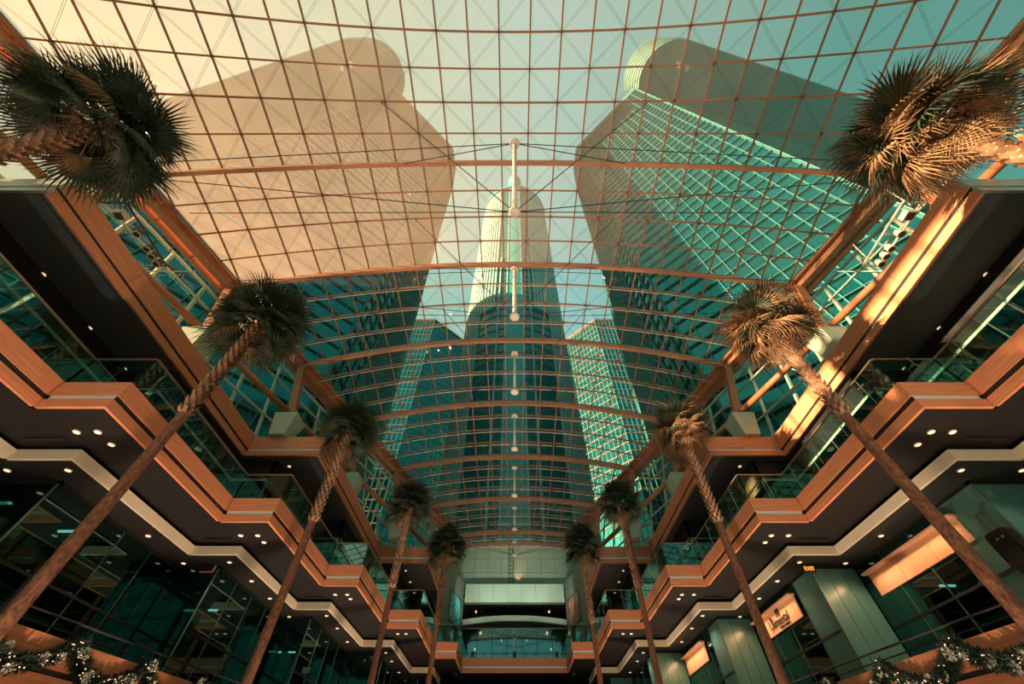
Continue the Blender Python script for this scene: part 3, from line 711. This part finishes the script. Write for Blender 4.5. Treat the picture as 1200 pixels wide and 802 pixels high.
# ------------------------------------------------------------------ palms
R.seed(3)
M['frond'] = mat('palm_frond', (.035, .06, .028), .6, var=.4, scale=1.5, col2=(.02, .035, .02))
M['dry'] = mat('dry_palm_frond', (.34, .19, .095), .8, var=.5, scale=3)
def frond(seg, rad, pet, droop, spread, width):
    """fan leaf: petiole along +x, blade of folded pleats splitting into drooping tips"""
    b = MB(); b.tube([(0, 0, 0), (pet*.5, 0, .03), (pet, 0, 0)], [.035, .022, .016], 4)
    for i in range(seg):
        a = math.radians(-spread+2*spread*i/(seg-1)); r = rad*(.72+.28*math.cos(a*.8))*R.uniform(.88, 1.06)
        d = Vector((math.cos(a), math.sin(a), 0)); n = Vector((-d.y, d.x, 0)); o = Vector((pet, 0, 0))
        def P(t, w, up): return o+d*(t*r)+n*(w*r)+Vector((0, 0, up-droop*t*t*r-.10*abs(math.sin(a))*t*r))
        w0 = width*.5; zz = .02*(1 if i % 2 else -1); dr = R.uniform(.0, .16)*r
        tip = P(1, R.uniform(-.05, .05), -dr*1.6)
        vs = [P(.0, 0, 0), P(.5, -w0, zz), P(.5, w0, -zz), P(.8, -w0*.5, -dr*.5), P(.8, w0*.5, -dr*.5), tip]
        b.add(vs, [(0, 2, 1), (1, 2, 4, 3), (3, 4, 5)])
    return b
fm = [frond(40, 1.05, .85, .28, 122, .054).mesh('frond', M['frond']) for _ in range(4)]
dm = [frond(32, .98, .75, .7, 95, .038).mesh('dry_frond', M['dry']) for _ in range(4)]
def trunk_mesh(h):
    b = MB(); pts = []; rad = []; n = 70
    for i in range(n+1):
        t = i/n; pts.append((.05*math.sin(t*3.1), .04*math.sin(t*4+1), h*t)); rad.append((.180-.05*t)*(1+.03*math.sin(i*1.9)+R.uniform(-.02, .02))+(.06*max(0, 1-t*12)))
    return b.tube(pts, rad, 14).mesh('trunk', M['bark'], smooth=True)
H = 14.2
tr_me = trunk_mesh(H)
def scars_mesh():
    b = MB(); k = 0; z = H*.66
    while z < H-.1:
        t = z/H; r = .180-.05*t
        for j in range(7):
            a = 2*math.pi*(j+.5*(k % 2))/7+k*.05; d = Vector((math.cos(a), math.sin(a), 0)); n = Vector((-d.y, d.x, 0))
            c = Vector((.05*math.sin(t*3.1), .04*math.sin(t*4+1), z))+d*r*.97; w = .075; hh = .15
            b.add([c-n*w, c+n*w, c+n*w*.6+d*.12+Vector((0, 0, hh)), c-n*w*.6+d*.12+Vector((0, 0, hh)), c+Vector((0, 0, -.1))],
                  [(4, 1, 2, 3, 0), (0, 3, 2, 1)])
        k += 1; z += .155
    return b.mesh('leaf_bases', M['scar'])
sc_me = scars_mesh()
palms = [(11.9, 2.15), (10.2, 9.1), (8.5, 15.9), (6.66, 23.2), (5.0, 29.3)]
def palm(x, y, dry, label, size=1, ngreen=46, ndry=16):
    o = thing('fan_palm', label, 'palm tree', (x, y, -1.6), 'tall fan palms along the hall')
    o.rotation_euler = (0, 0, R.uniform(0, 6.28))
    obj('trunk', tr_me, o); stuff(obj('leaf_bases', sc_me, o))
    top = Vector((.05*math.sin(3.1), .04*math.sin(5), H-.05))
    for i in range(ngreen+ndry):
        green = i < ngreen
        az = i*2.39996+R.uniform(-.3, .3)
        if green: el = math.radians(-32+112*((i+.5)/ngreen)**1.15+R.uniform(-8, 8))
        else: el = math.radians(R.uniform(-70, -25) if dry < .3 else R.uniform(-70, 15))
        me = R.choice(fm if green and not (dry and R.random() < dry) else dm)
        f = obj('frond' if me in fm else 'dry_frond', me, o, top+Vector((0, 0, R.uniform(-.45, .2) if green else R.uniform(-.6, -.15))))
        k = size*R.uniform(.88, 1.12)*(1 if green else .85); f.scale = (k, k, k)
        f.rotation_mode = 'XYZ'
        # petiole along local +x pitched up by el, then turned by az, with a roll about its own length
        f.rotation_euler = (Matrix.Rotation(az, 3, 'Z') @ Matrix.Rotation(-el, 3, 'Y') @ Matrix.Rotation(R.uniform(-.5, .5), 3, 'X')).to_euler()
    return o
names = ['nearest', 'second', 'third', 'fourth', 'farthest']
drys = {1: [.5, .75, .5, .05, .05], -1: [.04, .06, .04, .04, .04]}
extra = {(-1, 0): 'tall fan palm with dark green crown at the upper left beside the roof beam', (1, 0): 'tall fan palm with shaggy sunlit brown crown at the upper right beside the roof beam',
         (-1, 1): 'tall fan palm second in the left row, dark crown on a long bare trunk', (1, 1): 'tall fan palm in the right row whose golden crown shades the sunlit wood',
         (-1, 2): 'fan palm third from the front in the left row, dark green crown', (1, 2): 'fan palm third from the front in the right row, pale brown fronds on top'}
for s in (-1, 1):
    for i, (x, y) in enumerate(palms):
        palm(s*x, y, drys[s][i], extra.get((s, i), 'slim dark-crowned fan palm, %s of the %s row toward the end wall' % (names[i], 'left' if s < 0 else 'right')), [1.14, 1.05, .92, .86, .88][i], 54, 3 if drys[s][i] < .3 else 16)

# ------------------------------------------------------------------ towers outside
M['tglass'] = mat('teal_curtain_wall', (.018, .235, .24), .2, metal=.85, var=.3, scale=.05)
M['tband'] = mat('pale_floor_band', (.035, .19, .175), .6)
M['tfin'] = mat('pale_fin', (.06, .24, .215), .6)
M['tcrown'] = mat('crown_panel', (.11, .24, .20), .5, var=.1, scale=.1)
M['tlight'] = mat('pale_ribbed_cladding', (.37, .54, .47), .5)
M['tcore'] = mat('light_teal_shaft', (.06, .42, .40), .45)
M['warmband'] = mat('warm_floor_band', (.21, .135, .085), .6)
def tower(name, label, pts, z0, z1, fh, bay, group=None, crown=None, band=.28, fin=.16, bandm='tband'):
    c = (sum(p[0] for p in pts)/len(pts), sum(p[1] for p in pts)/len(pts))
    o = thing(name, label, 'tower', (c[0], c[1], z0), group)
    MB().prism([(x, y, z0) for x, y in pts], (0, 0, z1-z0)).build('curtain_wall', M['tglass'], o)
    bd = MB(); fn = MB(); n = len(pts)
    area = sum(pts[i][0]*pts[(i+1) % n][1]-pts[(i+1) % n][0]*pts[i][1] for i in range(n))
    for i in range(n):
        p, q = Vector((*pts[i], 0)), Vector((*pts[(i+1) % n], 0)); d = (q-p); L = d.length; d /= L; nr = Vector((d.y, -d.x, 0))*(1 if area > 0 else -1)
        if (Vector((c[0], c[1], 0))-(p+q)/2).dot(nr) > 0: nr = -nr
        mid = (p+q)/2
        if mid.dot(nr) > 0: continue                      # faces turned away from the hall
        z = z0+fh
        while z < z1:
            bd.beam(p+nr*.06+Vector((0, 0, z)), q+nr*.06+Vector((0, 0, z)), .3, band); z += fh
        k = max(1, round(L/bay))
        for j in range(k+1):
            a = p+d*(L*j/k)+nr*.08
            fn.beam(a+Vector((0, 0, z0)), a+Vector((0, 0, z1)), fin, .34, nr)
        bd.beam(p+nr*.1+Vector((0, 0, z1-.3)), q+nr*.1+Vector((0, 0, z1-.3)), .5, 1.6)
    stuff(bd.build('floor_bands', M[bandm], o)); stuff(fn.build('fins', M['tfin'], o))
    return o
def mir(pts, s): return [(s*x, y) for x, y in pts]
FT = [(-14.8, 25.5), (-15, 21), (-26.4, 9.2), (-73.5, 21.5), (-92, 45), (-80, 128), (-54, 128), (-20.3, 40.5), (-16, 30)]
for s in (-1, 1):
    side = 'left' if s < 0 else 'right'
    o = tower('office_tower', 'huge faceted glass office tower looming over the %s half of the roof' % side, mir(FT, -s), 13, 100, 1.75, 1.3, 'front office towers', band=.07, fin=.05)
    # rounded plant storey on top
    h = MB(); prof = []
    a0 = Vector((-33.5, 9.0)); a1 = Vector((-80, 20.5)); w = 7.0; cc = Vector((-34, 7.5)); d = (a1-a0).normalized(); nr = Vector((-d.y, d.x))
    if nr.y < 0: nr = -nr
    a1 = cc+d*58
    ringp = [cc+nr*w*math.cos(t)-d*w*math.sin(t) for t in [math.pi*i/14 for i in range(15)]]
    poly = [(p.x, p.y) for p in ringp]+[(a1.x-nr.x*7, a1.y-nr.y*7), (a1.x+nr.x*7, a1.y+nr.y*7)]
    h.prism([(-s*x, y, 100.2) for x, y in poly], (0, 0, 14)); h.build('plant_storey', M['tcrown'], o)
    hb_ = MB()
    for z in [101.5+1.9*i for i in range(7)]:
        for i in range(len(poly)-2):
            p, q = poly[i], poly[i+1]; hb_.beam((-s*p[0], p[1], z), (-s*q[0], q[1], z), .5, .22)
    stuff(hb_.build('storey_lines', M['tlight'], o))
    MB().prism([(-s*x, y, 99.9) for x, y in [(-18, 26), (-28, 12), (-72, 24.5), (-85, 45), (-72, 60), (-30, 50)]], (0, 0, .5)).build('roof_slab', M['tcrown'], o)
    RT = [(-26, 168), (-39, 154), (-51, 142), (-69, 142), (-82, 155), (-82, 180), (-55, 190), (-41, 180)]
    tower('office_tower', 'smaller faceted office tower behind, just %s of the round central tower' % side, mir(RT, -s), 0, 200, 4.6, 2.4, 'rear office towers', band=.5, fin=.25, bandm='warmband')
# central round tower
ct = thing('round_tower', 'tall round glass tower with pale ribbed edges rising behind the roof centre', 'tower', (0, 74, -2))
def cyl(r, z0, z1, a0=0, a1=360, n=64, cx=0, cy=74):
    return [(cx+r*math.sin(math.radians(a0+(a1-a0)*i/n)), cy-r*math.cos(math.radians(a0+(a1-a0)*i/n))) for i in range(n+1)]
M['cglass'] = mat('round_tower_glass', (.012, .20, .20), .3, metal=.25)
M['ribface'] = mat('ribbed_cladding_base', (.13, .40, .37), .5)
MB().prism([(x, y, -2) for x, y in cyl(15, 0, 0)[:-1]], (0, 0, 200)).build('curtain_wall', M['cglass'], ct)
MB().prism([(x, y, -2) for x, y in cyl(15.3, 0, 0, -9, 9, 6)+cyl(14.8, 0, 0, 9, -9, 6)], (0, 0, 206)).build('lift_shaft', M['tcore'], ct)
for sgn in (-1, 1):
    for a0, za, zb in ((21, 90, 194), (40, -2, 90)):
        MB().prism([(x, y, za) for x, y in cyl(15.2, 0, 0, sgn*a0, sgn*102, 16)+cyl(14.8, 0, 0, sgn*102, sgn*a0, 16)], (0, 0, zb-za)).build('ribbed_face', M['ribface'], ct)
        rb = MB(); a = a0+1.5
        while a < 102:
            t = math.radians(sgn*a); d = Vector((math.sin(t), -math.cos(t), 0)); c = Vector((0, 74, 0))+d*15.35
            rb.beam(c+Vector((0, 0, za)), c+Vector((0, 0, zb)), .5, .4, d); a += 4.2
        stuff(rb.build('ribs', M['tlight'], ct))
for sgn in (-1, 1):
    for a in (8.5, 17):
        a2 = math.radians(sgn*a); d = Vector((math.sin(a2), -math.cos(a2), 0)); c = Vector((0, 74, 0))+d*15.2
        MB().beam(c+Vector((0, 0, -2)), c+Vector((0, 0, 197 if a < 10 else 120)), .4, .5, d).build('edge_strip', M['tlight'], ct)
fb = MB(); z = 2
while z < 197:
    P = cyl(15.06, 0, 0, -42, 42, 18)
    for i in range(18): fb.beam((*P[i], z), (*P[i+1], z), .2, .14)
    z += 3.1
stuff(fb.build('floor_bands', M['tband'], ct))
P = cyl(15.6, 0, 0, -110, 110, 40)
cap = MB()
for i in range(40): cap.beam((*P[i], 196.5), (*P[i+1], 196.5), .5, 2.2)
cap.build('crown_ring', M['tcore'], ct)
MB().prism([(x, y, 198) for x, y in cyl(3.2, 0, 0, 0, 360, 24, 0, 61)[:-1]], (0, 0, 16)).build('lift_overrun', M['tcore'], ct)
# unseen fill lamps added at the trunk feet to brighten the hall
for s in (-1, 1):
    for i, (x, y) in enumerate(palms):
        o = thing('added_uplight', 'added unseen fill lamp at the foot of the %s palm of the %s row' % (names[i], 'left' if s < 0 else 'right'), 'added_uplight', (s*(x-.9), y-.3, -1.6), 'added fill lamps at the palm feet')
        MB().tube([(s*(x-.9), y-.3, -1.6), (s*(x-.9), y-.3, -1.4)], .12, 10).build('housing', M['black'], o)
        ld = bpy.data.lights.new('added_uplight_lamp', 'SPOT'); ld.energy = 1500; ld.color = (1, .68, .47); ld.spot_size = math.radians(120); ld.spot_blend = .8; ld.shadow_soft_size = .15
        lo = bpy.data.objects.new('added_uplight_lamp', ld); COL.objects.link(lo); lo.location = (s*(x-.9), y-.3, -1.3); lo.rotation_euler = (math.radians(180), 0, 0)
